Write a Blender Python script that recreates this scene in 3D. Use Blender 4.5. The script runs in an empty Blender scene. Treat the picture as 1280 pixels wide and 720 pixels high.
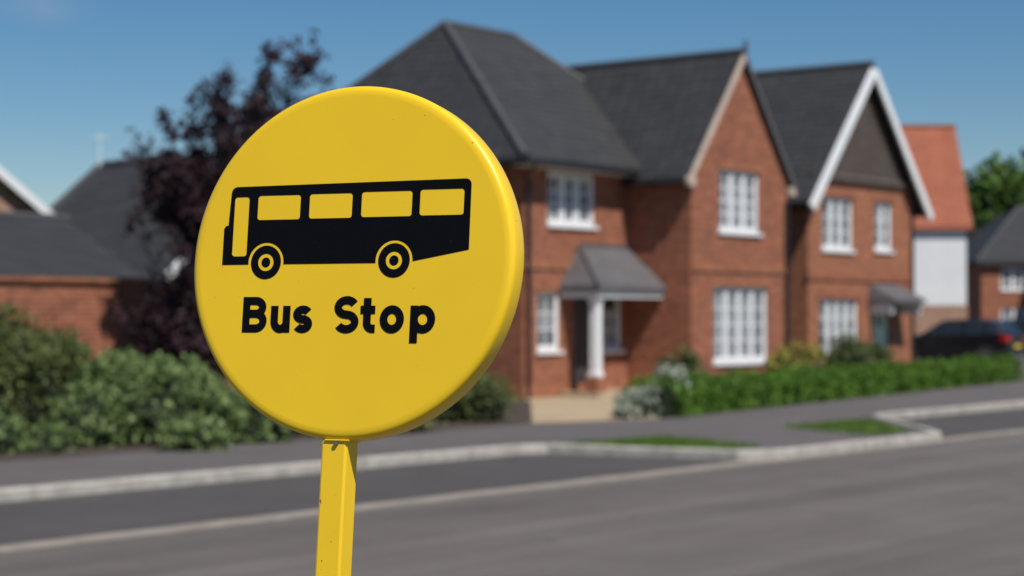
import bpy, math, random
import numpy as np
from mathutils import Vector, Matrix
random.seed(7)
sc=bpy.context.scene
sc.view_settings.view_transform='Standard'
sc.view_settings.look='None'
sc.view_settings.exposure=0
TH=math.radians(52); CT,ST=math.cos(TH),math.sin(TH)
def W(u,v): return (u*CT-v*ST, u*ST+v*CT)

# ------------------------------------------------------------ materials
def newmat(name):
    m=bpy.data.materials.new(name); m.use_nodes=True
    nt=m.node_tree; b=nt.nodes['Principled BSDF']
    return m,nt,b
def N(nt,t,**k):
    n=nt.nodes.new(t)
    for a,v in k.items(): setattr(n,a,v)
    return n
def mixc(nt,fac,a,b,mode='MIX'):
    n=N(nt,'ShaderNodeMix',data_type='RGBA',blend_type=mode)
    for i,x in ((0,fac),(6,a),(7,b)):
        if hasattr(x,'links'): nt.links.new(x,n.inputs[i])
        elif isinstance(x,(tuple,list)): n.inputs[i].default_value=(x[0],x[1],x[2],1)
        else: n.inputs[i].default_value=x
    return n.outputs[2]
def noise(nt,vec,scale,detail=3,rough=.55):
    n=N(nt,'ShaderNodeTexNoise'); n.inputs['Scale'].default_value=scale
    n.inputs['Detail'].default_value=detail; n.inputs['Roughness'].default_value=rough
    if vec is not None: nt.links.new(vec,n.inputs['Vector'])
    return n.outputs['Fac']
def ramp(nt,f,a,b,ca=(0,0,0),cb=(1,1,1)):
    r=N(nt,'ShaderNodeValToRGB'); nt.links.new(f,r.inputs[0])
    e=r.color_ramp.elements; e[0].position=a; e[1].position=b
    e[0].color=(*ca,1); e[1].color=(*cb,1)
    return r.outputs[0]
def bump(nt,b,h,s,d=.01):
    n=N(nt,'ShaderNodeBump'); n.inputs['Strength'].default_value=s; n.inputs['Distance'].default_value=d
    nt.links.new(h,n.inputs['Height']); nt.links.new(n.outputs[0],b.inputs['Normal'])
def simple(name,col,rough=.6,var=.15,scale=3,metal=0,spec=.5):
    m,nt,b=newmat(name); tc=N(nt,'ShaderNodeTexCoord')
    f=noise(nt,tc.outputs['Object'],scale,4)
    c=mixc(nt,ramp(nt,f,.3,.7),tuple(x*(1-var) for x in col),tuple(min(1,x*(1+var)) for x in col))
    nt.links.new(c,b.inputs['Base Color']); b.inputs['Roughness'].default_value=rough
    b.inputs['Metallic'].default_value=metal; b.inputs['Specular IOR Level'].default_value=spec
    return m
def bricklike(name,c1,c2,mortar,bw,bh,ms,rough=.85,zonly=False,patch=.25,bstr=.4):
    m,nt,b=newmat(name); tc=N(nt,'ShaderNodeTexCoord')
    s=N(nt,'ShaderNodeSeparateXYZ'); nt.links.new(tc.outputs['Object'],s.inputs[0])
    a=N(nt,'ShaderNodeMath',operation='ADD'); nt.links.new(s.outputs[0],a.inputs[0]); nt.links.new(s.outputs[1],a.inputs[1])
    c=N(nt,'ShaderNodeCombineXYZ'); nt.links.new(a.outputs[0],c.inputs[0]); nt.links.new(s.outputs[2],c.inputs[1])
    t=N(nt,'ShaderNodeTexBrick'); nt.links.new(c.outputs[0],t.inputs['Vector'])
    t.inputs['Color1'].default_value=(*c1,1); t.inputs['Color2'].default_value=(*c2,1); t.inputs['Mortar'].default_value=(*mortar,1)
    t.inputs['Scale'].default_value=1; t.inputs['Brick Width'].default_value=bw; t.inputs['Row Height'].default_value=bh
    t.inputs['Mortar Size'].default_value=ms; t.inputs['Bias'].default_value=0
    f=noise(nt,tc.outputs['Object'],1.3,5,.65)
    f2=noise(nt,c.outputs[0],5.5,2,.5)
    col=mixc(nt,ramp(nt,f,.3,.72),t.outputs['Color'],(1-patch,)*3,'MULTIPLY')
    col2=mixc(nt,ramp(nt,f2,.45,.6),col,(1-patch*.8,)*3,'MULTIPLY')
    nt.links.new(col2,b.inputs['Base Color']); b.inputs['Roughness'].default_value=rough
    b.inputs['Specular IOR Level'].default_value=.25
    bump(nt,b,t.outputs['Fac'],-bstr,.01)
    return m
M={}
M['brick']=bricklike('red_brick',(.44,.138,.068),(.27,.082,.046),(.32,.20,.14),.225,.075,.009)
M['brick2']=bricklike('orange_brick',(.47,.162,.076),(.33,.10,.052),(.34,.22,.15),.225,.075,.009)
M['brickp']=bricklike('pale_brick',(.48,.27,.18),(.38,.20,.13),(.4,.32,.25),.225,.075,.009)
M['slate']=bricklike('slate_tile',(.062,.062,.065),(.046,.046,.049),(.026,.026,.028),.30,.15,.016,.65,patch=.18,bstr=.9)
M['terra']=bricklike('terracotta_tile',(.40,.13,.07),(.32,.10,.055),(.2,.06,.04),.30,.14,.012,.75,patch=.15)
M['ridge']=simple('ridge_tile',(.07,.07,.075),.6)
M['white']=simple('white_upvc',(.78,.79,.8),.35,.04,2)
M['render']=simple('white_render',(.68,.69,.70),.8,.05,1)
M['beige']=simple('stone_verge',(.50,.40,.33),.8,.12,4)
M['black']=simple('black_plastic',(.02,.02,.022),.4,.2)
M['timber']=simple('dark_timber',(.085,.065,.055),.75,.3,6)
M['door']=simple('pale_green_door',(.62,.67,.55),.45,.04)
M['ddoor']=simple('dark_door',(.05,.045,.05),.4,.1)
M['lead']=simple('lead_grey',(.105,.10,.105),.65,.15,3)
m,nt,b=newmat('window_glass'); tc=N(nt,'ShaderNodeTexCoord')
f=noise(nt,tc.outputs['Object'],1.6,2)
nt.links.new(ramp(nt,f,.42,.6,(.035,.045,.06),(.20,.22,.25)),b.inputs['Base Color']); b.inputs['Roughness'].default_value=.06
M['glass']=m
def asphalt(name,base,streak=True,rough=.88):
    m,nt,b=newmat(name); tc=N(nt,'ShaderNodeTexCoord'); o=tc.outputs['Object']
    f1=noise(nt,o,55,4,.7); f2=noise(nt,o,.7,6,.65)
    mp=N(nt,'ShaderNodeMapping'); mp.inputs['Scale'].default_value=(.05,1.3,1); nt.links.new(o,mp.inputs[0])
    f3=noise(nt,mp.outputs[0],1.0,4,.6)
    c=mixc(nt,ramp(nt,f1,.3,.7),tuple(x*.72 for x in base),tuple(x*1.3 for x in base))
    c=mixc(nt,ramp(nt,f2,.35,.7),c,(.82,.81,.8),'MULTIPLY')
    if streak: c=mixc(nt,ramp(nt,f3,.35,.65),c,(.72,.71,.71),'MULTIPLY')
    f4=noise(nt,o,2.1,3,.5); c=mixc(nt,ramp(nt,f4,.68,.75),c,(.6,.6,.6),'MULTIPLY')
    nt.links.new(c,b.inputs['Base Color']); b.inputs['Roughness'].default_value=rough
    b.inputs['Specular IOR Level'].default_value=.2
    bump(nt,b,f1,.5,.006); return m
M['road']=asphalt('road_asphalt',(.160,.145,.134))
M['layby']=asphalt('layby_asphalt',(.086,.079,.078),False)
M['foot']=asphalt('footway_asphalt',(.128,.116,.116),False)
M['kerb']=simple('kerb_concrete',(.36,.335,.30),.9,.25,5)
M['channel']=simple('channel_concrete',(.27,.235,.20),.9,.2,4)
M['paving']=bricklike('cream_paving',(.54,.42,.28),(.45,.35,.22),(.3,.24,.18),.45,.45,.012)
M['mulch']=simple('bark_mulch',(.055,.038,.03),.95,.5,14)
def grassm(name,a,b2):
    m,nt,b=newmat(name); tc=N(nt,'ShaderNodeTexCoord')
    f=noise(nt,tc.outputs['Object'],.5,8,.7)
    nt.links.new(ramp(nt,f,.35,.65,a,b2),b.inputs['Base Color']); b.inputs['Roughness'].default_value=.95
    return m
M['ground']=grassm('grass_ground',(.04,.065,.018),(.075,.095,.03))
def leafm(name,a,b2,sc_=2.5,tr=.25):
    m,nt,b=newmat(name); tc=N(nt,'ShaderNodeTexCoord'); g=N(nt,'ShaderNodeNewGeometry')
    f=noise(nt,tc.outputs['Object'],sc_,3,.6)
    c=mixc(nt,g.outputs['Random Per Island'],a,b2)
    c=mixc(nt,ramp(nt,f,.35,.65),c,(.5,.55,.5),'MULTIPLY')
    nt.links.new(c,b.inputs['Base Color']); b.inputs['Roughness'].default_value=.6
    b.inputs['Specular IOR Level'].default_value=.25
    t=N(nt,'ShaderNodeBsdfTranslucent'); nt.links.new(c,t.inputs[0])
    mx=N(nt,'ShaderNodeMixShader'); mx.inputs[0].default_value=tr
    nt.links.new(b.outputs[0],mx.inputs[1]); nt.links.new(t.outputs[0],mx.inputs[2])
    nt.links.new(mx.outputs[0],nt.nodes['Material Output'].inputs[0]); return m
M['leaf_olive']=leafm('olive_leaves',(.10,.135,.04),(.24,.27,.10))
M['leaf_mid']=leafm('green_leaves',(.12,.19,.05),(.36,.46,.19))
M['leaf_hedge']=leafm('hedge_leaves',(.065,.15,.018),(.19,.34,.045))
M['leaf_white']=leafm('silver_leaves',(.30,.36,.25),(.72,.72,.64))
M['leaf_yel']=leafm('yellow_leaves',(.34,.32,.05),(.60,.52,.12))
M['leaf_purple']=leafm('purple_leaves',(.026,.012,.018),(.095,.048,.062),2.0,.2)
M['leaf_far']=leafm('far_leaves',(.04,.085,.014),(.13,.22,.04),.35)
M['grass']=leafm('grass_blades',(.09,.17,.02),(.20,.32,.06))
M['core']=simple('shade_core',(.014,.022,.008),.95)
M['bark']=simple('bark',(.06,.045,.04),.9,.3,8)

# ------------------------------------------------------------ builders
def root(name,u=0,v=0,rot=TH,world=None):
    e=bpy.data.objects.new(name,None); sc.collection.objects.link(e)
    e.empty_display_size=.3
    x,y=world if world else W(u,v)
    e.location=(x,y,0); e.rotation_euler=(0,0,rot)
    e['o']=(float(u),float(v)) if not world else (0.0,0.0)
    return e
class MB:
    def __init__(s): s.v=[];s.f=[]
    def poly(s,pts):
        i=len(s.v); s.v+= [tuple(p) for p in pts]; s.f.append(tuple(range(i,i+len(pts))))
    def box(s,a,b,c,d,e,f):
        i=len(s.v)
        s.v+=[(a,c,e),(b,c,e),(b,d,e),(a,d,e),(a,c,f),(b,c,f),(b,d,f),(a,d,f)]
        s.f+=[tuple(i+k for k in q) for q in ((0,3,2,1),(4,5,6,7),(0,1,5,4),(1,2,6,5),(2,3,7,6),(3,0,4,7))]
    def prism_v(s,cs,v0,v1):
        n=len(cs); i=len(s.v)
        s.v+=[(u,v0,z) for u,z in cs]+[(u,v1,z) for u,z in cs]
        for k in range(n):
            k2=(k+1)%n; s.f.append((i+k,i+k2,i+n+k2,i+n+k))
        return i,n
    def gable(s,u0,u1,ur,ze,zr,v0,v1,t=.13):
        i,n=s.prism_v([(u0,ze),(ur,zr),(u1,ze),(u1,ze-t),(ur,zr-t*1.5),(u0,ze-t)],v0,v1)
        for o in (0,n):
            s.f+=[(i+o,i+o+1,i+o+4,i+o+5),(i+o+1,i+o+2,i+o+3,i+o+4)]
    def hip(s,u0,u1,v0,v1,ze,ra,rb,vr,zr,t=.15):
        i=len(s.v)
        s.v+=[(u0,v0,ze),(u1,v0,ze),(u1,v1,ze),(u0,v1,ze),(ra,vr,zr),(rb,vr,zr),
              (u0,v0,ze-t),(u1,v0,ze-t),(u1,v1,ze-t),(u0,v1,ze-t)]
        s.f+=[tuple(i+k for k in q) for q in ((0,1,5,4),(1,2,5),(2,3,4,5),(3,0,4),(0,6,7,1),(1,7,8,2),(2,8,9,3),(3,9,6,0),(6,9,8,7))]
    def tube(s,pts,rads,n=8):
        pts=[Vector(p) for p in pts]; i0=len(s.v)
        for k,p in enumerate(pts):
            t=(pts[min(k+1,len(pts)-1)]-pts[max(k-1,0)]).normalized()
            a=t.cross(Vector((.3,.1,1)) if abs(t.z)<.9 else Vector((1,0,0))).normalized(); b=t.cross(a)
            r=rads[k] if hasattr(rads,'__len__') else rads
            for j in range(n):
                an=2*math.pi*j/n; q=p+a*math.cos(an)*r+b*math.sin(an)*r; s.v.append(tuple(q))
        for k in range(len(pts)-1):
            for j in range(n):
                j2=(j+1)%n; s.f.append((i0+k*n+j,i0+k*n+j2,i0+(k+1)*n+j2,i0+(k+1)*n+j))
        s.f.append(tuple(i0+j for j in range(n))[::-1]); e=i0+(len(pts)-1)*n; s.f.append(tuple(e+j for j in range(n)))
    def beam(s,p0,p1,half,depth):
        (a,b),(c,d)=p0,p1; L=math.hypot(c-a,d-b); nx,nz=-(d-b)/L*half,(c-a)/L*half
        i,n=s.prism_v([(a-nx,b-nz),(c-nx,d-nz),(c+nx,d+nz),(a+nx,b+nz)],*depth)
        s.f+=[(i,i+1,i+2,i+3),(i+7,i+6,i+5,i+4)]
    def make(s,name,mat,parent=None,smooth=False,bevel=0,rotz=None):
        me=bpy.data.meshes.new(name)
        ox,oy=(parent['o'][0],parent['o'][1]) if parent is not None and 'o' in parent else (0,0)
        me.from_pydata([(x-ox,y-oy,z) for x,y,z in s.v],[],s.f); me.update()
        o=bpy.data.objects.new(name,me); sc.collection.objects.link(o)
        for mm in (mat if isinstance(mat,list) else [mat]): me.materials.append(mm)
        if parent is not None: o.parent=parent
        if rotz is not None: o.rotation_euler=(0,0,rotz)
        if smooth: me.polygons.foreach_set('use_smooth',[True]*len(me.polygons))
        if bevel:
            bv=o.modifiers.new('b','BEVEL'); bv.width=bevel; bv.segments=2; bv.limit_method='ANGLE'
        return o
def wall(mb,v,u0,u1,z0,z1,ops,dep=.12):
    us=sorted({u0,u1}|{o[0] for o in ops}|{o[1] for o in ops}); zs=sorted({z0,z1}|{o[2] for o in ops}|{o[3] for o in ops})
    for a,b in zip(us,us[1:]):
        for c,d in zip(zs,zs[1:]):
            if any(o[0]<=a and b<=o[1] and o[2]<=c and d<=o[3] for o in ops): continue
            mb.poly([(a,v,c),(b,v,c),(b,v,d),(a,v,d)])
    for a,b,c,d in ops:
        w=v+dep
        mb.poly([(a,v,c),(a,w,c),(a,w,d),(a,v,d)]); mb.poly([(b,v,c),(b,v,d),(b,w,d),(b,w,c)])
        mb.poly([(a,v,c),(b,v,c),(b,w,c),(a,w,c)]); mb.poly([(a,v,d),(a,w,d),(b,w,d),(b,v,d)])
def window(fr,gl,v,u0,u1,z0,z1,nc,cols,rows,sill=True):
    f=.06; y0,y1=v+.05,v+.11
    fr.box(u0,u1,y0,y1,z0,z0+f); fr.box(u0,u1,y0,y1,z1-f,z1)
    fr.box(u0,u0+f,y0,y1,z0+f,z1-f); fr.box(u1-f,u1,y0,y1,z0+f,z1-f)
    w=(u1-u0-2*f)
    for k in range(nc):
        a=u0+f+w*k/nc; b=u0+f+w*(k+1)/nc
        if k: fr.box(a-.045,a+.045,y0-.002,y1,z0+f,z1-f)
        a2=a+(.045 if k else 0); b2=b-(.045 if k<nc-1 else 0); s=.04
        fr.box(a2,a2+s,y0+.012,y1,z0+f,z1-f); fr.box(b2-s,b2,y0+.012,y1,z0+f,z1-f)
        fr.box(a2+s,b2-s,y0+.012,y1,z0+f,z0+f+s); fr.box(a2+s,b2-s,y0+.012,y1,z1-f-s,z1-f)
        A,B,C,D=a2+s,b2-s,z0+f+s,z1-f-s
        for j in range(1,cols): x=A+(B-A)*j/cols; fr.box(x-.015,x+.015,y0+.02,y1-.01,C,D)
        for j in range(1,rows): z=C+(D-C)*j/rows; fr.box(A,B,y0+.022,y1-.012,z-.015,z+.015)
    gl.poly([(u0,v+.1,z0),(u1,v+.1,z0),(u1,v+.1,z1),(u0,v+.1,z1)])
    if sill: fr.box(u0-.05,u1+.05,v-.06,v+.049,z0-.07,z0-.001)

# ------------------------------------------------------------ ground & roads
S=900
g=MB(); g.poly([(-S,-S,-.02),(S,-S,-.02),(S,S,-.02),(-S,S,-.02)]); g.make('ground',M['ground'])
r=MB(); r.poly([(-80,4.5,0),(150,4.5,0),(150,14.6,0),(-80,14.6,0)]); r.make('road',M['road'],rotz=TH)
l=MB(); l.poly([(-80,11.68,.004),(19.6,11.68,.004),(19.0,14.5,.004),(-80,14.5,.004)])
l.poly([(24.2,11.68,.004),(150,11.68,.004),(150,14.5,.004),(28.4,14.5,.004)]); l.make('parking_layby',M['layby'],rotz=TH)
c=MB()
for a in np.arange(-60,120,.915):
    c.box(a,a+.905,11.41,11.67,-.01,.012)
c.make('road_channel',M['channel'],rotz=TH)
fp=[(-80,14.5),(18.6,14.5),(18.95,14.3),(19.45,11.9),(19.8,11.6),(20.1,11.5),(23.7,11.5),(24.3,11.6),(24.8,11.95),(27.6,14.2),(28.4,14.5),(150,14.5)]
BK=[(150,34),(45.5,19.3),(24.9,16.55),(22.5,17.4),(-80,17.6)]
f_=MB()
f_.poly([(x,y,.1) for x,y in fp+BK]); f_.make('footway',M['foot'],rotz=TH)
def kerbline(name,pts,w=.14,z1=.12,side=1):
    mb=MB(); P=[Vector(p) for p in pts]
    for a,b in zip(P,P[1:]):
        L=(b-a).length; n=max(1,round(L/.915))
        for k in range(n):
            p=a.lerp(b,k/n); q=a.lerp(b,(k+1)/n-.006/max(L,.01)); d=(q-p).normalized(); m=Vector((-d.y,d.x))*w*side
            dz=random.uniform(-.003,.003)
            i=len(mb.v); lip=Vector((-d.y,d.x))*.02*side
            for z,off in ((-.01,Vector((0,0))),(z1-.02+dz,Vector((0,0))),(z1+dz,lip),(z1+dz,m),(-.01,m)):
                mb.v.append((*(p+off),z)); mb.v.append((*(q+off),z))
            for j in range(4): mb.f.append((i+2*j,i+2*j+1,i+2*j+3,i+2*j+2))
            mb.f.append((i,i+2,i+4,i+6,i+8)); mb.f.append((i+1,i+9,i+7,i+5,i+3))
    return mb.make(name,M['kerb'],rotz=TH)
kerbline('kerb',[(-60,14.44)]+[(x,y-.06) for x,y in fp[1:-1]]+[(120,14.44)])
kerbline('kerb',[(-60,4.5),(120,4.5)],side=-1)
n_=MB(); n_.poly([(-80,-3,.1),(150,-3,.1),(150,4.42,.1),(-80,4.42,.1)]); n_.make('footway',M['foot'],rotz=TH)
s_=MB(); s_.poly([(-80,17.55,.096),(22.5,17.35,.096),(24.9,16.5,.096),(45.5,19.25,.096),(150,34,.096),(150,140,.096),(-80,140,.096)]); s_.make('garden_lawn',M['ground'],rotz=TH)
s_=MB(); s_.poly([(-40,17.6,.102),(22.6,17.4,.102),(28.5,21.5,.102),(28.5,22.4,.102),(-40,22.4,.102)])
s_.poly([(25.0,16.58,.102),(45.3,19.35,.102),(45.3,22.3,.102),(33.4,21,.102)]); s_.make('soil_bed',M['mulch'],rotz=TH)
s_=MB(); s_.poly([(46.0,19.5,.104),(95,26.4,.104),(95,60,.104),(50,60,.104)]); s_.make('side_road',M['foot'],rotz=TH)
p_=MB(); p_.poly([(22.7,17.35,.106),(24.9,16.6,.106),(33.3,20.9,.106),(32.9,22.65,.106),(29.3,22.65,.106),(28.6,21.9,.106)]); p_.make('garden_path',M['paving'],rotz=TH)

# ------------------------------------------------------------ foliage helpers
rng=np.random.default_rng(5)
def quads(cs,size,rg=rng,up=False,asp=.55):
    n=len(cs); a=rg.normal(size=(n,3))
    if up: a=a*.35+np.array([0,0,1.])
    a/=np.linalg.norm(a,axis=1)[:,None]; b=np.cross(a,rg.normal(size=(n,3))); b/=np.linalg.norm(b,axis=1)[:,None]
    s=(size*rg.uniform(.6,1.35,n))[:,None]
    v=np.stack([cs-a*s,cs-b*s*asp,cs+a*s,cs+b*s*asp],1).reshape(-1,3)
    return v
def mesh_np(name,v,mat,parent=None):
    n=len(v)//4; faces=np.arange(n*4).reshape(-1,4).tolist(); vv=v.tolist()
    me=bpy.data.meshes.new(name)
    me.from_pydata(vv,[],faces); me.update(); me.materials.append(mat)
    o=bpy.data.objects.new(name,me); sc.collection.objects.link(o)
    if parent: o.parent=parent
    return o
def blob_pts(c,r,n,rg=rng,shell=.75,flat=True):
    d=rg.normal(size=(n,3)); d/=np.linalg.norm(d,axis=1)[:,None]
    ph=rg.uniform(0,6,6)
    lump=1+.13*np.sin(5*d[:,0]+ph[0])*np.sin(5*d[:,1]+ph[1])+.12*np.sin(8*d[:,2]+ph[2]+3*d[:,0])+.08*np.sin(13*d[:,1]+ph[3])
    rr=np.where(rg.random(n)<shell,rg.uniform(.82,1.08,n),rg.random(n)**.4)*lump
    p=np.array(c)+d*rr[:,None]*np.array(r)
    return p[p[:,2]>.08] if flat else p
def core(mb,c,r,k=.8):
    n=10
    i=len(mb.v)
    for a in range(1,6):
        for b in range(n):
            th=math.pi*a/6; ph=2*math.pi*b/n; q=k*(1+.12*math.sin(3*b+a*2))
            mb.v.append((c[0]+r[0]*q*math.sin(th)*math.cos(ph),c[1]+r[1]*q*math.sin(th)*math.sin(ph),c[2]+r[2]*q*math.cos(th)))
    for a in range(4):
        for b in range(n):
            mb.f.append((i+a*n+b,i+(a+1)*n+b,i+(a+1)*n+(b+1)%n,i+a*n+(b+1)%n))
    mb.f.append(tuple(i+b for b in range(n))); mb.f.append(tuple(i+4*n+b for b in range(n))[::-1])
def shrub(name,blobs,mat,size=.05,dens=1300):
    e=bpy.data.objects.new(name,None); sc.collection.objects.link(e)
    P=[];cm=MB()
    for c,r in blobs:
        n=int(dens*(r[0]*r[1]+r[0]*r[2]+r[1]*r[2])); P.append(blob_pts(c,r,n)); core(cm,c,r)
        for _ in range(11):
            d=rng.normal(size=3); d/=np.linalg.norm(d); d[2]=abs(d[2]); c2=np.array(c)+d*np.array(r)*rng.uniform(.85,1.0)
            P.append(blob_pts(c2,np.array(r)*rng.uniform(.2,.34),int(n*.08)))
    mesh_np('foliage',quads(np.concatenate(P),size),mat,e)
    cm.make('shade_filler',M['core'],e)  # dark filler inside the leaves, blocks see-through; interior shade is in its colour
    return e
def at(px,Y): return (px-640)/2400*Y
shrub('shrub',[((at(25,24.5),24.5,.75),(.75,.8,.92)),((at(-60,24),24,.8),(.9,.8,.9)),((at(70,25.5),25.5,.6),(.6,.6,.72))],M['leaf_olive'],.045)
shrub('shrub',[((at(150,24),24,.5),(.55,.6,.64)),((at(205,24),24.1,.48),(.6,.6,.64)),((at(110,23.6),23.6,.35),(.45,.4,.5))],M['leaf_mid'],.05)
shrub('shrub',[((at(265,24),24.2,.4),(.5,.5,.5)),((at(320,24.5),24.5,.32),(.5,.5,.4)),((at(240,23),22.9,.22),(.4,.3,.27))],M['leaf_mid'],.045)
shrub('shrub',[((at(60,22.6),22.6,.15),(.3,.25,.26)),((at(-20,22.4),22.4,.25),(.5,.3,.35))],M['leaf_mid'],.04)
shrub('shrub',[((at(420,26),26,.4),(.7,.6,.5)),((at(490,26.5),26.5,.35),(.6,.6,.5)),((at(400,29),29,.7),(.8,.6,.8))],M['leaf_olive'],.05)
shrub('shrub',[((at(590,29.2),29.2,.38),(.62,.5,.5)),((at(555,29),29,.45),(.5,.5,.55))],M['leaf_olive'],.04)
shrub('flowering_shrub',[((at(800,30.4),30.4,.25),(.36,.35,.33)),((at(832,31.0),31.0,.42),(.36,.36,.45)),((at(782,30.0),30.0,.15),(.2,.25,.2))],M['leaf_white'],.035,1500)
shrub('flowering_shrub',[((at(980,40),38.0,.62),(.55,.35,.5)),((at(955,40),37.5,.55),(.3,.3,.42))],M['leaf_yel'],.04)
shrub('shrub',[((at(1060,43),43,.6),(.6,.45,.6)),((at(1095,44),44,.5),(.4,.4,.5)),((at(855,33),33.5,.55),(.4,.3,.55))],M['leaf_olive'],.05)
def hedge(name,a,b,h,w):
    e=bpy.data.objects.new(name,None); sc.collection.objects.link(e)
    A=np.array([*W(*a),0]);B=np.array([*W(*b),0]);L=np.linalg.norm(B-A);d=(B-A)/L;n=np.array([-d[1],d[0],0])
    N_=int(L*1500); t=rng.random(N_)*L; k=rng.random(N_)
    side=rng.uniform(-1,1,N_); z=rng.random(N_)*h
    top=k<.45; fr=(k>=.45)&(k<.9)
    side=np.where(fr,np.where(rng.random(N_)<.6,-1,1)*rng.uniform(.8,1.15,N_),side); z=np.where(top,h*rng.uniform(.82,1.1,N_),z)
    wob=1+.10*np.sin(t*2.3)+.10*np.sin(t*5.1+1)+.06*np.sin(t*11)
    P=A+d*t[:,None]+n*(side*w/2*wob)[:,None]; P[:,2]=.1+z*wob*(1-.2*np.abs(side)**2)
    mesh_np('foliage',quads(P,.045),M['leaf_hedge'],e)
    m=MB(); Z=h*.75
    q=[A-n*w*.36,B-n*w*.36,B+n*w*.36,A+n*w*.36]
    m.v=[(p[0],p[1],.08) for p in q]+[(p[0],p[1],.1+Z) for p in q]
    m.f=[(4,5,6,7),(0,1,5,4),(1,2,6,5),(2,3,7,6),(3,0,4,7)]; m.make('shade_filler',M['core'],e)  # near-black box filling the hedge, inner shade given as its colour
hedge('hedge',(25.4,17.05),(45.0,19.75),.52,.85)
def patch(poly,n=6000):
    P=np.array(poly); mn,mx=P.min(0),P.max(0); q=rng.uniform(mn,mx,(n,2))
    ins=np.ones(len(q),bool)
    for i in range(len(P)):
        a,b_=P[i],P[(i+1)%len(P)]; ins&=((b_[0]-a[0])*(q[:,1]-a[1])-(b_[1]-a[1])*(q[:,0]-a[0]))>0
    q=q[ins]; X=q[:,0]*CT-q[:,1]*ST; Y=q[:,0]*ST+q[:,1]*CT
    c=np.stack([X,Y,np.full(len(X),.115)],1)
    mesh_np('grass_verge',quads(c,.035,up=True,asp=.2),M['grass'])
pa=[(19.5,12.2),(20.3,12.0),(21.2,14.0),(19.2,14.25)]; pb=[(23.2,12.0),(24.3,12.0),(26.8,13.95),(24.2,14.0)]
patch(pa); patch(pb)
s_=MB(); s_.poly([(x,y,.104) for x,y in pa]); s_.poly([(x,y,.104) for x,y in pb]); s_.make('lawn',M['ground'],rotz=TH)

def tree():
    e=bpy.data.objects.new('purple_leaf_tree',None); sc.collection.objects.link(e)
    Y0=28.; base=Vector((-4.4,Y0,.08)); mb=MB(); pts=[]
    trunk=[base,base+Vector((.03,0,.7)),base+Vector((-.02,.03,1.5)),base+Vector((.02,0,2.4)),base+Vector((.12,.02,3.4))]
    mb.tube(trunk,[.09,.075,.06,.045,.03])
    def P(px,py,dy=0): return Vector(((px-640)/85.7,Y0+dy,1.7+(395-py)/85.7))
    tips=[P(398,58,.2),P(352,46,-.1),P(408,95,.3),P(372,80,.1),P(385,120,.4),P(330,88,.5),P(345,110,-.3),P(295,98,-.4),P(310,120,.2),P(240,105,.2),P(262,122,.7),P(278,102,-.3),P(210,150,-.5),P(172,180,.1),P(180,215,.6),P(195,185,.2),
          P(165,270,-.3),P(172,235,-.3),P(158,395,-.2),P(195,430,-.5),P(310,180,-.7),P(350,150,.6),P(330,260,.4),P(340,340,-.3),P(300,420,.3),P(240,210,-.9),P(230,300,-1.),P(260,300,1.),P(215,400,-.9),P(250,420,-.8),
          P(190,410,.6),P(270,240,.3),P(228,150,.5),P(290,150,.1)]
    for t in tips:
        hz=max(.6,min(3.3,(t.z-.3)*.55)); s=base+Vector((.02,0,hz))
        mid=s.lerp(t,.5)+Vector((random.uniform(-.15,.15),random.uniform(-.15,.15),-.15+.12*random.random()))
        pl=[s,s.lerp(mid,.5),mid,mid.lerp(t,.5),t]; mb.tube(pl,[.032,.026,.02,.014,.007],5)
        for j in range(28):
            f=random.uniform(.2,1.0); i=min(3,int(f*4)); p=pl[i].lerp(pl[i+1],f*4-i)
            d=Vector((random.gauss(0,1),random.gauss(0,1),random.gauss(.25,.8))).normalized()
            L=random.uniform(.15,.5)*(1.15-.45*f); q=p+d*L; mb.tube([p,q],[.008,.004],4)
            for kk in range(21):
                g_=random.random()**.6; c=p.lerp(q,g_); pts.append((c.x+random.gauss(0,.055),c.y+random.gauss(0,.055),c.z+random.gauss(0,.055)))
    P_=[np.array(pts)]
    for px,py,rx,rz,n in ((240,250,.58,.75,2600),(232,380,.55,.7,2600),(265,420,.6,.5,1500),(300,330,.5,.8,1200)):
        c=P(px,py); P_.append(blob_pts((c.x,c.y,c.z),(rx,.7,rz),n,shell=.3))
    A=np.concatenate(P_)
    g0=P(198,318); dd=np.hypot(A[:,0]-g0.x,A[:,2]-g0.z); keep=(dd>.47)|(rng.random(len(A))<.10); A=A[keep]
    mb.make('trunk_and_branches',M['bark'],e)
    mesh_np('foliage',quads(A,.048),M['leaf_purple'],e)
tree()
P_=[];cm=MB()
def far(x,y,h,w,n=1500):
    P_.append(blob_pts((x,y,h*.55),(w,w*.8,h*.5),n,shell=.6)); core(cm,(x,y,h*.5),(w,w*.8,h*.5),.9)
for x in np.arange(-110,24,6.5): far(x,140+random.uniform(-6,6),random.uniform(4.0,5.2),5)
for x in np.arange(29,120,3.8): far(x,135+random.uniform(-9,9),random.uniform(10.2,12.3)-(2 if x<31 else 0),random.uniform(3.5,5),3300)
e=bpy.data.objects.new('distant_trees',None); sc.collection.objects.link(e)
mesh_np('foliage',quads(np.concatenate(P_),.42),M['leaf_far'],e); cm.make('shaded_mass',M['core'],e)

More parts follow.
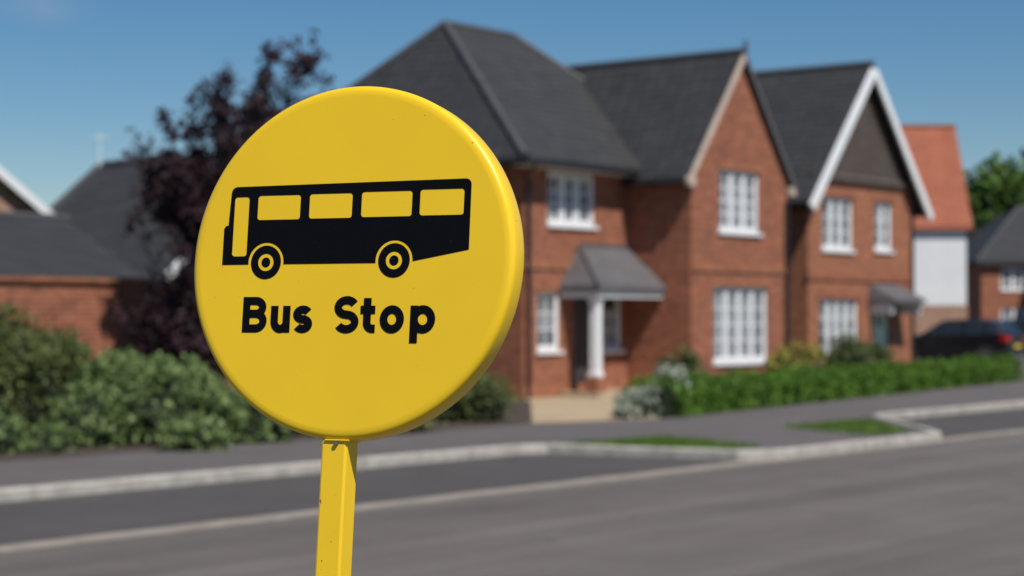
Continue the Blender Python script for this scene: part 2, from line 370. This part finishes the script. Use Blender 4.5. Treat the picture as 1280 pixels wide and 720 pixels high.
# ------------------------------------------------------------ main brick house
h=root('brick_house',29.4,22.7)
walls=MB(); fr=MB(); gl=MB()
mo=[(30.2,31.8,3.52,4.55),(29.86,30.6,1.02,2.17),(31.05,31.92,.2,2.2),(32.1,32.75,1.0,2.15)]
wall(walls,22.7,29.4,32.95,0,4.62,mo)
walls.poly([(29.4,22.7,0),(29.4,30.1,0),(29.4,30.1,4.62),(29.4,22.7,4.62)])
walls.poly([(29.4,30.1,0),(36.8,30.1,0),(36.8,30.1,4.62),(29.4,30.1,4.62)])
walls.poly([(36.8,21.13,0),(36.8,30.1,0),(36.8,30.1,4.62),(36.8,21.13,4.62)])
walls.poly([(32.95,21.13,0),(32.95,22.7,0),(32.95,22.7,4.75),(32.95,21.13,4.75)])
wo=[(34.03,35.65,3.47,4.75),(33.8,36.0,.74,2.3)]
wall(walls,21.13,32.95,36.8,0,4.75,wo)
walls.poly([(32.95,21.13,4.75),(36.8,21.13,4.75),(34.88,21.13,7.2)])
walls.make('walls',M['brick'],h)
window(fr,gl,22.7,*mo[0],3,2,3); window(fr,gl,22.7,*mo[1],1,2,3); window(fr,gl,22.7,*mo[3],1,2,3)
window(fr,gl,21.13,*wo[0],3,2,4); window(fr,gl,21.13,*wo[1],4,2,4)
fr.make('window_frames',M['white'],h); gl.make('window_panes',M['glass'],h)
d=MB(); d.box(31.08,31.9,22.76,22.8,.2,2.2); d.box(31.2,31.78,22.745,22.759,.4,1.1); d.make('front_door',M['ddoor'],h,bevel=.01)
t=MB()
t.box(29.36,32.949,22.66,22.699,.0,.35); t.box(32.99,36.84,21.09,21.129,0,.35); t.box(29.36,29.399,22.7,30,.0,.35)
t.box(32.99,36.84,21.095,21.129,2.62,2.78); t.box(29.36,32.94,22.665,22.699,2.62,2.78); t.box(29.365,29.399,22.7,30,2.62,2.78)
for a,b_,c_,d_ in wo: t.box(a-.1,b_+.1,21.11,21.129,d_+.01,d_+.16)
t.box(29.76,30.7,22.68,22.699,2.18,2.34)
t.make('brick_courses',M['brick2'],h)
rf=MB(); rf.hip(28.95,36.35,22.3,30.43,4.75,31.45,33.85,26.39,7.96); rf.make('main_roof',M['slate'],h)
rf=MB(); rf.gable(32.72,37.04,34.88,4.52,7.28,21.04,27.3); rf.make('wing_roof',M['slate'],h)
rg_=MB()
for a,b_ in (((28.95,22.3,4.76),(31.45,26.39,7.97)),((31.45,26.39,7.97),(33.85,26.39,7.97)),((28.95,30.43,4.76),(31.45,26.39,7.97)),((33.85,26.39,7.97),(36.35,22.3,4.76)),((34.88,21.04,7.29),(34.88,27,7.29))): rg_.tube([a,b_],.075,8)
rg_.tube([(34.88,21.0,7.25),(34.88,21.0,7.52)],[.06,.03],8)
rg_.make('ridge_tiles',M['ridge'],h)
bg=MB(); bg.beam((32.70,4.40),(34.86,7.17),.055,(20.99,21.04)); bg.make('verge_left',M['beige'],h)
bg=MB(); bg.beam((34.90,7.17),(37.06,4.40),.05,(20.99,21.04)); bg.make('verge_right',M['lead'],h)
bg=MB(); bg.box(32.7,32.95,21.0,21.125,4.32,4.52); bg.box(36.8,37.05,21.0,21.125,4.32,4.52); bg.make('kneelers',M['beige'],h,bevel=.02)
gt=MB(); gt.tube([(28.9,22.24,4.66),(32.7,22.24,4.66)],.06); gt.tube([(28.9,22.24,4.66),(28.9,30.4,4.66)],.06)
gt.tube([(32.66,21.1,4.42),(32.66,22.5,4.42)],.055)
gt.tube([(29.3,22.3,4.62),(29.34,22.58,4.4),(29.5,22.62,4.3),(29.5,22.62,.1)],.038)
gt.tube([(36.9,21.1,4.4),(36.72,21.06,4.2),(36.72,21.06,.1)],.038)
gt.make('gutters_and_downpipes',M['black'],h)
sf=MB(); sf.box(29.0,32.7,22.32,22.69,4.585,4.6); sf.make('soffit',M['white'],h)
po=MB()
A=(30.55,21.72,2.30);B=(32.93,21.72,2.30);C=(30.55,22.69,2.30);T0=(31.25,22.69,3.12);T1=(32.93,22.69,3.12)
lo=lambda p:(p[0],p[1],p[2]-.12)
po.poly([A,B,T1,T0]);po.poly([C,A,T0]);po.poly([A,lo(A),lo(B),B]);po.poly([C,lo(C),lo(A),A]);po.poly([lo(A),lo(C),(32.93,22.69,2.18),lo(B)])
po.make('porch_roof',M['lead'],h)
po=MB(); po.tube([A,T0],.04);po.tube([T0,T1],.045); po.make('porch_ridge',M['ridge'],h)
po=MB(); po.box(30.6,32.92,21.78,21.9,2.06,2.178); po.box(30.6,30.72,21.902,22.69,2.06,2.178)
po.box(30.68,30.86,21.86,22.04,.52,2.058); po.box(30.65,30.89,21.83,22.07,.50,.58); po.box(30.655,30.885,21.835,22.065,1.96,2.05)
po.make('porch_post',M['white'],h,bevel=.008)
po=MB(); po.box(30.62,30.92,21.80,22.10,.1,.499); po.make('post_plinth',M['brick2'],h)
po=MB(); po.box(30.5,32.94,21.7,22.66,.1,.2); po.make('door_step',M['paving'],h,bevel=.01)
po=MB(); po.box(31.98,32.05,22.5,22.69,1.85,2.05); po.make('wall_lantern',M['black'],h)

# ------------------------------------------------------------ second brick house
h=root('brick_house',40.2,22.5)
walls=MB(); fr=MB(); gl=MB()
o2=[(40.9,42.45,3.31,4.56),(43.6,44.55,3.36,4.56),(40.75,42.7,.5,2.1),(43.5,44.4,.12,2.02)]
wall(walls,22.5,40.2,45.7,0,4.6,o2)
ux=42.95
walls.poly([(40.2,22.5,4.6),(45.7,22.5,4.6),(ux,22.5,7.7)])
walls.poly([(40.2,22.5,0),(40.2,32,0),(40.2,32,4.6),(40.2,22.5,4.6)]); walls.poly([(45.7,22.5,0),(45.7,32,0),(45.7,32,4.6),(45.7,22.5,4.6)])
walls.poly([(40.2,32,0),(45.7,32,0),(45.7,32,4.6),(ux,32,7.7),(40.2,32,4.6)])
walls.make('walls',M['brick2'],h)
window(fr,gl,22.5,*o2[0],3,1,3); window(fr,gl,22.5,*o2[1],2,1,3); window(fr,gl,22.5,*o2[2],4,1,4)
fr.make('window_frames',M['white'],h); gl.make('window_panes',M['glass'],h)
d=MB(); d.box(43.5,44.4,22.57,22.61,.12,2.02); d.make('front_door',M['door'],h)
d=MB(); d.box(43.8,44.1,22.56,22.569,1.45,1.8); d.make('door_glazing',M['glass'],h)
rf=MB(); rf.gable(39.85,46.05,ux,4.42,7.95,22.2,32.3,.14); rf.make('roof',M['slate'],h)
rg_=MB(); rg_.tube([(ux,22.2,7.96),(ux,32.2,7.96)],.08); rg_.make('ridge_tiles',M['ridge'],h)
bg=MB(); bg.beam((39.80,4.24),(ux-.03,7.76),.115,(22.13,22.199)); bg.beam((ux+.03,7.76),(46.1,4.24),.115,(22.13,22.199)); bg.make('bargeboards',M['white'],h)
tb=MB()
z=5.15
while z<7.3:
    f=(7.62-z)/(7.62-4.6); hw=2.7*f-.12; f2=(7.62-z-.13)/(7.62-4.6); hw2=max(.02,2.7*f2-.12)
    i=len(tb.v); tb.v+=[(ux-hw,22.42,z),(ux+hw,22.42,z),(ux+hw2,22.47,z+.17),(ux-hw2,22.47,z+.17),(ux-hw,22.48,z),(ux+hw,22.48,z)]
    tb.f+=[(i,i+1,i+2,i+3),(i,i+4,i+5,i+1)]; z+=.19
tb.make('timber_cladding',M['timber'],h)
bg=MB(); bg.box(40.35,45.55,22.40,22.499,4.98,5.14); bg.make('gable_beam',M['timber'],h)
t=MB(); t.box(40.16,45.74,22.46,22.499,0,.35); t.box(40.16,45.74,22.465,22.499,2.56,2.72)
for a,b_,c_,d_ in o2[:3]: t.box(a-.1,b_+.1,22.48,22.499,d_+.01,d_+.15)
t.make('brick_courses',M['brick'],h)
po=MB(); po.poly([(43.2,21.75,2.12),(44.95,21.75,2.12),(44.8,22.49,2.5),(43.3,22.49,2.5)]); po.poly([(43.2,21.75,2.12),(43.3,22.49,2.5),(43.2,22.49,2.12)]); po.poly([(44.95,21.75,2.12),(44.95,22.49,2.12),(44.8,22.49,2.5)]); po.box(43.2,44.95,21.75,22.49,2.02,2.119)
po.make('porch_canopy',M['lead'],h)
po=MB(); po.box(43.28,43.34,21.85,22.49,1.75,2.018); po.box(44.8,44.86,21.85,22.49,1.75,2.018); po.make('canopy_brackets',M['white'],h)
gt=MB(); gt.tube([(39.8,22.25,4.36),(39.8,32,4.36)],.06); gt.tube([(45.62,22.45,4.4),(45.62,22.45,.1)],.038); gt.make('gutters_and_downpipes',M['black'],h)

# ------------------------------------------------------------ generic outlying buildings
def house(name,x0,x1,y0,y1,ze,zr,kind,wm,rm,ops=(),u=0,v=0,rot=TH,world=None,barge=None,ov=.35,k0=None,skew=0):
    h=root(name,u,v,rot,world)
    w=MB(); fr=MB(); gl=MB()
    wall(w,y0,x0,x1,0,ze,list(ops))
    w.poly([(x0,y0,0),(x0,y1,0),(x0,y1,ze),(x0,y0,ze)]); w.poly([(x1,y0,0),(x1,y1,0),(x1,y1,ze),(x1,y0,ze)]); w.poly([(x0,y1,0),(x1,y1,0),(x1,y1,ze),(x0,y1,ze)])
    xm,ym=(x0+x1)/2,(y0+y1)/2
    rf=MB(); rr=MB()
    if kind=='gy':
        for y in (y0,y1): w.poly([(x0,y,ze),(x1,y,ze),(xm,y,zr-.12)])
        k=(zr-ze)/(xm-x0); rf.gable(x0-ov,x1+ov,xm,ze-k*ov+.05,zr+.05,y0-.25,y1+.25); rr.tube([(xm,y0-.25,zr+.06),(xm,y1+.25,zr+.06)],.08)
        if barge:
            b_=MB(); b_.beam((x0-ov-.03,ze-k*ov-.08),(xm-.02,zr-.10),.11,(y0-.31,y0-.251)); b_.beam((xm+.02,zr-.10),(x1+ov+.03,ze-k*ov-.08),.11,(y0-.31,y0-.251)); b_.make('bargeboards',M['white'],h)
    elif kind=='gx':
        for x in (x0,x1): w.poly([(x,y0,ze),(x,y1,ze),(x,ym,zr-.12)])
        k=(zr-ze)/(ym-y0)
        cs=[(y0-ov,ze-k*ov+.05),(ym,zr+.05),(y1+ov,ze-k*ov+.05),(y1+ov,ze-k*ov-.08),(ym,zr-.12),(y0-ov,ze-k*ov-.08)]
        rf.v+=[(x0-.2,a,b_) for a,b_ in cs]+[(x1+.2,a,b_) for a,b_ in cs]
        for q in range(6): q2=(q+1)%6; rf.f.append((q,q2,q2+6,q+6))
        rf.f+=[(0,1,4,5),(1,2,3,4),(6,7,10,11),(7,8,9,10)]
        rr.tube([(x0-.2,ym,zr+.06),(x1+.2,ym,zr+.06)],.08)
    else:
        k=k0 or (ym-y0)*.85
        rf.hip(x0-ov,x1+ov,y0-ov,y1+ov,ze,x0+k,x1-k,ym,zr)
        for a,b_ in (((x0-ov,y0-ov,ze),(x0+k,ym,zr)),((x1+ov,y0-ov,ze),(x1-k,ym,zr)),((x0+k,ym,zr),(x1-k,ym,zr)),((x0-ov,y1+ov,ze),(x0+k,ym,zr))): rr.tube([a,b_],.08)
    w.make('walls',wm,h); rf.make('roof',rm,h); rr.make('ridge_tiles',M['ridge'] if rm is M['slate'] else rm,h)
    for o in ops: window(fr,gl,y0,*o,2,2,3)
    if ops: fr.make('window_frames',M['white'],h); gl.make('window_panes',M['glass'],h)
    return h
house('garage',12.5,25.9,27,34.5,2.45,3.60,'gx',M['brick'],M['slate'],u=12.5,v=27)
house('garage',23.6,28.9,26.4,31.0,2.6,4.80,'gy',M['brick'],M['slate'],u=23.6,v=26.4,barge=True)
house('brick_house',24.0,32.2,40.2,50,4.05,6.75,'gy',M['brickp'],M['slate'],[(25.8,27.3,2.7,3.8)],u=24.0,v=40.2,barge=True)
hh=house('brick_house',0,9.5,0,7,4.75,6.7,'hip',M['brickp'],M['slate'],[(1,2.5,3.2,4.4),(5,6.5,3.2,4.4)],rot=math.radians(4),world=(-14.3,60),k0=.85)
a_=MB(); a_.tube([(.9,3.4,6.2),(.9,3.4,7.75)],.025,6)
for k in range(4): a_.tube([(.65+k*.15,3.25,7.6),(.65+k*.15,3.55,7.6)],.013,5)
a_.tube([(.6,3.4,7.6),(1.2,3.4,7.6)],.018,5); a_.make('tv_aerial',M['white'],hh)
gw=root('garden_wall',0,22.5)
m=MB(); m.box(-20,20.2,22.5,22.72,0,2.2)
for k in range(-20,21,4): m.box(k-.2,k+.2,22.45,22.499,0,2.2)
m.make('brickwork',M['brick'],gw)
m=MB()
for a in np.arange(-20,20.2,.45): m.box(a,a+.44,22.44,22.78,2.2,2.27)
m.make('coping',M['brick2'],gw)
hh=house('rendered_house',-2.2,2.35,0,6,5.15,8.85,'gx',M['render'],M['terra'],[],rot=math.radians(-2),world=(14.2,70),ov=.2)
m=MB(); m.box(-2.24,2.39,-.04,-.001,0,2.1); m.make('brick_plinth',M['brickp'],hh)
house('brick_house',-1,13,0,8,4.4,7.3,'hip',M['brick'],M['slate'],[(0,1.2,3,4.1),(0,1.3,.8,2.1),(5,6.4,3,4.1),(9,10.4,3,4.1)],rot=math.radians(6),world=(24.2,95))
house('brick_house',0,4.6,-4,0,4.2,6.6,'gy',M['brickp'],M['slate'],[(1.5,3.1,2.9,4.0),(1.3,3.3,.8,2.1)],rot=math.radians(6),world=(26.0,94.7))
house('brick_house',0,9,0,7,4.8,7.6,'hip',M['brickp'],M['slate'],[(1,2.3,3,4.2),(5,6.4,3,4.2)],rot=math.radians(20),world=(39,100))
house('brick_house',0,9,0,7,4.8,7.4,'gx',M['brick'],M['slate'],[(1,2.3,3,4.2),(5,6.4,3,4.2)],rot=TH,world=(-38,70))

# ------------------------------------------------------------ cars
M['carpaint']=simple('black_car_paint',(.010,.011,.013),.18,.1,spec=.6)
M['carglass']=simple('car_glass',(.02,.025,.03),.05,.1)
M['rubber']=simple('tyre_rubber',(.02,.02,.02),.85)
M['alloy']=simple('alloy',(.5,.5,.52),.3,.05,metal=1)
M['red']=simple('red_lens',(.5,.012,.014),.2,.05)
M['plate']=simple('yellow_plate',(.7,.55,.05),.5,.03)
def car(world,rot):
    e=root('parked_car',world=world,rot=rot)
    e.location.z=.104
    st=[(-2.12,.62,.42,.62,.60,.63),(-2.02,.80,.26,.72,.74,.74),(-1.2,.88,.20,.93,.80,.96),(-.85,.89,.20,.96,.78,1.02),(-.25,.89,.20,.98,.62,1.42),(-.18,.89,.20,.98,.62,1.45),
        (.55,.89,.20,1.0,.63,1.50),(.63,.89,.20,1.0,.63,1.50),(1.25,.89,.22,1.02,.62,1.47),(1.36,.88,.22,1.03,.61,1.45),(1.72,.86,.26,1.05,.58,1.36),(1.98,.82,.34,1.02,.66,1.06),(2.08,.74,.42,.95,.62,.97)]
    me=MB(); n=8; mats=[]
    for x,w,zb,zt,wr,zr in st:
        me.v+=[(x,-w*.92,zb),(x,-w,(zb+zt)/2),(x,-w*.97,zt),(x,-wr,zr),(x,wr,zr),(x,w*.97,zt),(x,w,(zb+zt)/2),(x,w*.92,zb)]
    for k in range(len(st)-1):
        for j in range(n):
            j2=(j+1)%n; me.f.append((k*n+j,k*n+j2,(k+1)*n+j2,(k+1)*n+j))
            gls=(j in(2,4) and k in(3,5,7,9)) or (j==3 and k in(3,10))
            mats.append(1 if gls else 0)
    me.f.append(tuple(range(8))); me.f.append(tuple((len(st)-1)*n+j for j in range(8))[::-1]); mats+=[0,0]
    o=me.make('body',[M['carpaint'],M['carglass']],e,smooth=False)
    o.data.polygons.foreach_set('material_index',mats)
    bv=o.modifiers.new('b','BEVEL'); bv.width=.04; bv.segments=3; bv.limit_method='ANGLE'; bv.angle_limit=math.radians(25)
    ty=MB(); al=MB()
    for x in (-1.3,1.3):
        for s in (-1,1):
            ty.tube([(x,s*.70,.32),(x,s*.90,.32)],.32,24); al.tube([(x,s*.80,.32),(x,s*.915,.32)],.2,10)
    ty.make('tyres',M['rubber'],e,bevel=.02); al.make('wheels',M['alloy'],e)
    l=MB()
    for s in (-1,1): l.box(1.84,2.09,min(s*.58,s*.88),max(s*.58,s*.88),.78,.96)
    l.make('tail_lights',M['red'],e,bevel=.02)
    l=MB(); l.box(2.07,2.10,-.26,.26,.58,.69); l.make('number_plate',M['plate'],e)
    l=MB()
    for s in (-1,1): l.box(-.72,-.55,min(s*.88,s*1.02),max(s*.88,s*1.02),.95,1.08)
    l.make('door_mirrors',M['carpaint'],e,bevel=.03)
    l=MB(); l.box(1.95,2.12,-.75,.75,.34,.5); l.make('rear_bumper',M['black'],e,bevel=.03)
car((14.45,62.5),math.radians(-36))
car((18.4,70),math.radians(-50))

# ------------------------------------------------------------ BUS STOP SIGN
psi=math.radians(21.8); be=math.radians(6.5)
hx=Vector((math.cos(psi),-math.sin(psi),0)); wy=Vector((math.sin(psi)*math.sin(be),math.cos(psi)*math.sin(be),math.cos(be))); nz=hx.cross(wy)
C0=Vector((-.2075,2.42,1.770))
Mx=Matrix((hx,wy,nz)).transposed().to_4x4(); Mx.translation=C0
sg=bpy.data.objects.new('bus_stop_sign',None); sc.collection.objects.link(sg); sg.matrix_world=Mx
m,nt,b=newmat('yellow_sign_paint'); tc=N(nt,'ShaderNodeTexCoord'); o=tc.outputs['Object']
f=noise(nt,o,5,5,.6); c=mixc(nt,ramp(nt,f,.3,.75),(.90,.58,.020),(.85,.535,.018))
f2=noise(nt,o,210,1,.5); c=mixc(nt,ramp(nt,f2,.785,.80),c,(.30,.18,.04))
nt.links.new(c,b.inputs['Base Color']); f3=noise(nt,o,9,4)
rr_=N(nt,'ShaderNodeMapRange'); nt.links.new(f3,rr_.inputs[0]); rr_.inputs[3].default_value=.28; rr_.inputs[4].default_value=.38
nt.links.new(rr_.outputs[0],b.inputs['Roughness']); bump(nt,b,noise(nt,o,260,2),.07,.0006)
b.inputs['Specular IOR Level'].default_value=.36
YEL=m
m,nt,b=newmat('black_vinyl'); tc=N(nt,'ShaderNodeTexCoord')
f=noise(nt,tc.outputs['Object'],420,1); nt.links.new(ramp(nt,f,.74,.79,(.004,.004,.005),(.06,.05,.035)),b.inputs['Base Color'])
b.inputs['Roughness'].default_value=.38; b.inputs['Specular IOR Level'].default_value=.10
BLK=m
prof=[(.2130,0),(.2185,-.0004),(.2220,-.0016),(.2243,-.0036),(.2255,-.0064),(.2260,-.010),(.2260,-.033),(.2252,-.036),(.2228,-.0375),(.213,-.038)]
mb=MB(); n=192
for r_,z_ in prof:
    for k in range(n): a=2*math.pi*k/n; mb.v.append((r_*math.cos(a),r_*math.sin(a),z_))
for i in range(len(prof)-1):
    for k in range(n): k2=(k+1)%n; mb.f.append((i*n+k,(i+1)*n+k,(i+1)*n+k2,i*n+k2))
mb.f.append(tuple(range(n))); mb.f.append(tuple((len(prof)-1)*n+k for k in range(n))[::-1])
o=mb.make('sign_disc',YEL,sg,smooth=True)
o.data.polygons[-1].use_smooth=False; o.data.polygons[-2].use_smooth=False
mb=MB(); hp=.0174; px_=-.0080; pz=-.0222
mb.box(px_-hp,px_+hp,-1.70,-.2235,pz-hp,pz+hp)
mb.make('post',YEL,sg,bevel=.0028)
mb=MB(); mb.box(px_-.012,px_+.022,-.2270,-.2250,pz-.014,pz+.02); mb.make('fixing_plate',YEL,sg,bevel=.0006)
mb=MB(); mb.tube([(px_+.004,-.2300,pz+hp-.001),(px_+.004,-.2300,pz+hp+.004)],.003,6); mb.make('fixing_bolt',M['lead'],sg)
mb=MB()
for cx,cy,r_ in ((-.0155,-.302,.0011),(-.0148,-.3045,.0007),(.004,-.352,.0006),(-.009,-.376,.0008)):
    i=len(mb.v)
    for k in range(7): a=2*math.pi*k/7; q=r_*(1+.3*math.sin(3*k+cx*900)); mb.v.append((px_+cx*.9+q*math.cos(a),cy+q*math.sin(a)*1.3,pz+hp+.0003))
    mb.f.append(tuple(range(i,i+7)))
mb.make('paint_chips',M['bark'],sg)
def curve_mesh(name,splines,z,mat):
    cu=bpy.data.curves.new(name,'CURVE'); cu.dimensions='2D'; cu.fill_mode='BOTH'
    for pts in splines:
        s=cu.splines.new('POLY'); s.points.add(len(pts)-1)
        for p,q in zip(s.points,pts): p.co=(q[0],q[1],0,1)
        s.use_cyclic_u=True
    ob=bpy.data.objects.new('tmp',cu); sc.collection.objects.link(ob)
    dg=bpy.context.evaluated_depsgraph_get(); me=bpy.data.meshes.new_from_object(ob.evaluated_get(dg))
    bpy.data.objects.remove(ob); me.materials.clear(); me.materials.append(mat)
    o=bpy.data.objects.new(name,me); sc.collection.objects.link(o); o.parent=sg; o.location=(0,0,z); return o
def arc(cx,cy,rx,ry,a0,a1,n=16): return [(cx+rx*math.cos(math.radians(a0+(a1-a0)*k/n)),cy+ry*math.sin(math.radians(a0+(a1-a0)*k/n))) for k in range(n+1)]
def rrect(x0,x1,y0,y1,r):
    return arc(x1-r,y1-r,r,r,0,90,6)+arc(x0+r,y1-r,r,r,90,180,6)+arc(x0+r,y0+r,r,r,180,270,6)+arc(x1-r,y0+r,r,r,270,360,6)
w1=(-.1164,-.0012); w2=(.0650,-.0006); ar=.0255
out=[(-.1806,-.004)]+arc(*w1,ar,ar,186,-6,28)+arc(*w2,ar,ar,187,-3,28)+[(.1660,.0117)]+arc(.1580,.0930,.0078,.0078,0,90,8)+arc(-.164,.0895,.0085,.0085,90,178,8)+[(-.1745,.0475),(-.1782,.0470),(-.1806,.0435)]
wins=[rrect(-.1325,-.0708,.0540,.0857,.0038),rrect(-.0578,.0030,.0545,.0862,.0038),rrect(.0160,.0862,.0550,.0872,.0038),rrect(.0970,.1568,.0555,.0882,.0038),rrect(-.1668,-.1455,.0070,.0845,.0040)]
curve_mesh('bus_body_graphic',[out]+wins,.0004,BLK)
for i,w_ in enumerate((w1,w2)):
    curve_mesh('wheel_graphic',[arc(*w_,.0218,.0218,0,354,59),arc(*w_,.0112,.0112,0,354,59)],.0004,BLK)
    curve_mesh('hub_graphic',[arc(*w_,.0064,.0064,0,350,35)],.0004,BLK)
zc=[.0004]
tm=MB(); SW=.0106; hw=SW/2
def stroke(pts,closed=False):
    P=[Vector(p) for p in pts]; n=len(P); L=[];R=[]
    for k in range(n):
        if closed: t=P[(k+1)%n]-P[k-1]
        else: t=P[min(k+1,n-1)]-P[max(k-1,0)]
        t.normalize(); m=Vector((-t.y,t.x))*hw; L.append(P[k]+m); R.append(P[k]-m)
    zc[0]+=.00002; i=len(tm.v)
    for a,b_ in zip(L,R): tm.v+=[(a.x,a.y,zc[0]),(b_.x,b_.y,zc[0])]
    for k in range(n if closed else n-1):
        k2=(k+1)%n; tm.f.append((i+2*k+1,i+2*k2+1,i+2*k2,i+2*k))
yb,yt=-.0918,-.0458; xh=.0344
x0,x1=-.1458,-.1104; ym=yb+.0242; r1=(yt-hw-ym)/2; r2=(ym-yb-hw)/2
stroke([(x0+hw,yb),(x0+hw,yt)])
stroke([(x0+hw,yt-hw)]+arc(x1-hw-.0015-.0100,yt-hw-r1,.0100,r1,90,-90,20)+[(x0+hw,ym)])
stroke([(x0+hw,ym)]+arc(x1-hw-.0110,yb+hw+r2,.0110,r2,90,-90,20)+[(x0+hw,yb+hw)])
x0,x1=-.1048,-.0768; rx=(x1-x0)/2-hw
stroke([(x0+hw,yb+xh),(x0+hw,yb+hw+.010)]+arc((x0+x1)/2,yb+hw+.010-.0005,rx,.0100,180,350,20))
stroke([(x1-hw,yb+xh),(x1-hw,yb)])
def ess(x0,x1,y0,y1):
    cx=(x0+x1)/2; rx=(x1-x0)/2-hw; H=(y1-y0-SW); ry=H/4
    top=arc(cx,y1-hw-ry,rx,ry,28,250,24); bot=arc(cx,y0+hw+ry,rx,ry,70,-152,24)
    stroke(top+bot)
ess(-.0726,-.0448,yb-.0004,yb+xh+.0004)
ess(-.0144,.0203,yb-.0006,yt+.0006)
x0,x1=.0223,.0438; sx=x0+.0094
stroke([(sx,yt-.002),(sx,yb+hw+.0075)]+arc(sx+.0075,yb+hw+.0075,.0075,.0075,185,270,12)+[(x1-.0005,yb+hw)])
stroke([(x0,yb+xh-hw),(x1-.001,yb+xh-hw)])
x0,x1=.0495,.0828; stroke(arc((x0+x1)/2,yb+xh/2,(x1-x0)/2-hw,xh/2-hw+.0004,0,354,59),True)
x0,x1=.0912,.1252
stroke([(x0+hw,yb+xh),(x0+hw,yb-.0125)])
stroke(arc((x0+x1)/2,yb+xh/2,(x1-x0)/2-hw,xh/2-hw+.0004,0,354,59),True)
tm.make('bus_stop_lettering',BLK,sg)

# ------------------------------------------------------------ light, sky, camera
sx_,sy_=.54,-.8417; el=math.radians(54)
sv=Vector((sx_*math.cos(el),sy_*math.cos(el),math.sin(el)))
sl=bpy.data.lights.new('sun','SUN'); sl.energy=5.0; sl.angle=math.radians(.5); sl.color=(1,.95,.87)
so=bpy.data.objects.new('sun',sl); sc.collection.objects.link(so); so.rotation_euler=sv.to_track_quat('Z','Y').to_euler()
w=bpy.data.worlds.new('World'); sc.world=w; w.use_nodes=True; nt=w.node_tree; bgd=nt.nodes['Background']
sk=N(nt,'ShaderNodeTexSky',sky_type='NISHITA'); sk.sun_disc=False; sk.sun_elevation=el; sk.sun_rotation=math.atan2(sx_,sy_)
sk.air_density=1.0; sk.dust_density=0.0; sk.ozone_density=4.0; sk.altitude=400
hs=N(nt,'ShaderNodeHueSaturation'); hs.inputs['Saturation'].default_value=1.28; hs.inputs['Value'].default_value=.95; nt.links.new(sk.outputs[0],hs.inputs['Color'])
tc=N(nt,'ShaderNodeTexCoord'); cd=Vector((-.246,1,.163)).normalized()
sb=N(nt,'ShaderNodeVectorMath',operation='SUBTRACT'); nt.links.new(tc.outputs['Generated'],sb.inputs[0]); sb.inputs[1].default_value=cd
ml=N(nt,'ShaderNodeVectorMath',operation='MULTIPLY'); nt.links.new(sb.outputs[0],ml.inputs[0]); ml.inputs[1].default_value=(1,1,2.2)
ln=N(nt,'ShaderNodeVectorMath',operation='LENGTH'); nt.links.new(ml.outputs[0],ln.inputs[0])
mr=N(nt,'ShaderNodeMapRange'); nt.links.new(ln.outputs['Value'],mr.inputs[0]); mr.inputs[1].default_value=.03; mr.inputs[2].default_value=0; mr.inputs[3].default_value=0; mr.inputs[4].default_value=.35
nf=noise(nt,tc.outputs['Generated'],60,4); mu=N(nt,'ShaderNodeMath',operation='MULTIPLY'); nt.links.new(mr.outputs[0],mu.inputs[0]); nt.links.new(nf,mu.inputs[1])
col=mixc(nt,mu.outputs[0],hs.outputs[0],(6,6.2,6.6))
nt.links.new(col,bgd.inputs[0]); bgd.inputs[1].default_value=.074
cam=bpy.data.cameras.new('camera'); co=bpy.data.objects.new('camera',cam); sc.collection.objects.link(co)
co.location=(0,0,1.7); co.rotation_euler=(math.radians(90+.836),0,0)
cam.lens=67.5; cam.sensor_width=36; cam.clip_end=2500; cam.clip_start=.05
cam.dof.use_dof=True; cam.dof.focus_distance=2.42; cam.dof.aperture_fstop=5.6
sc.camera=co
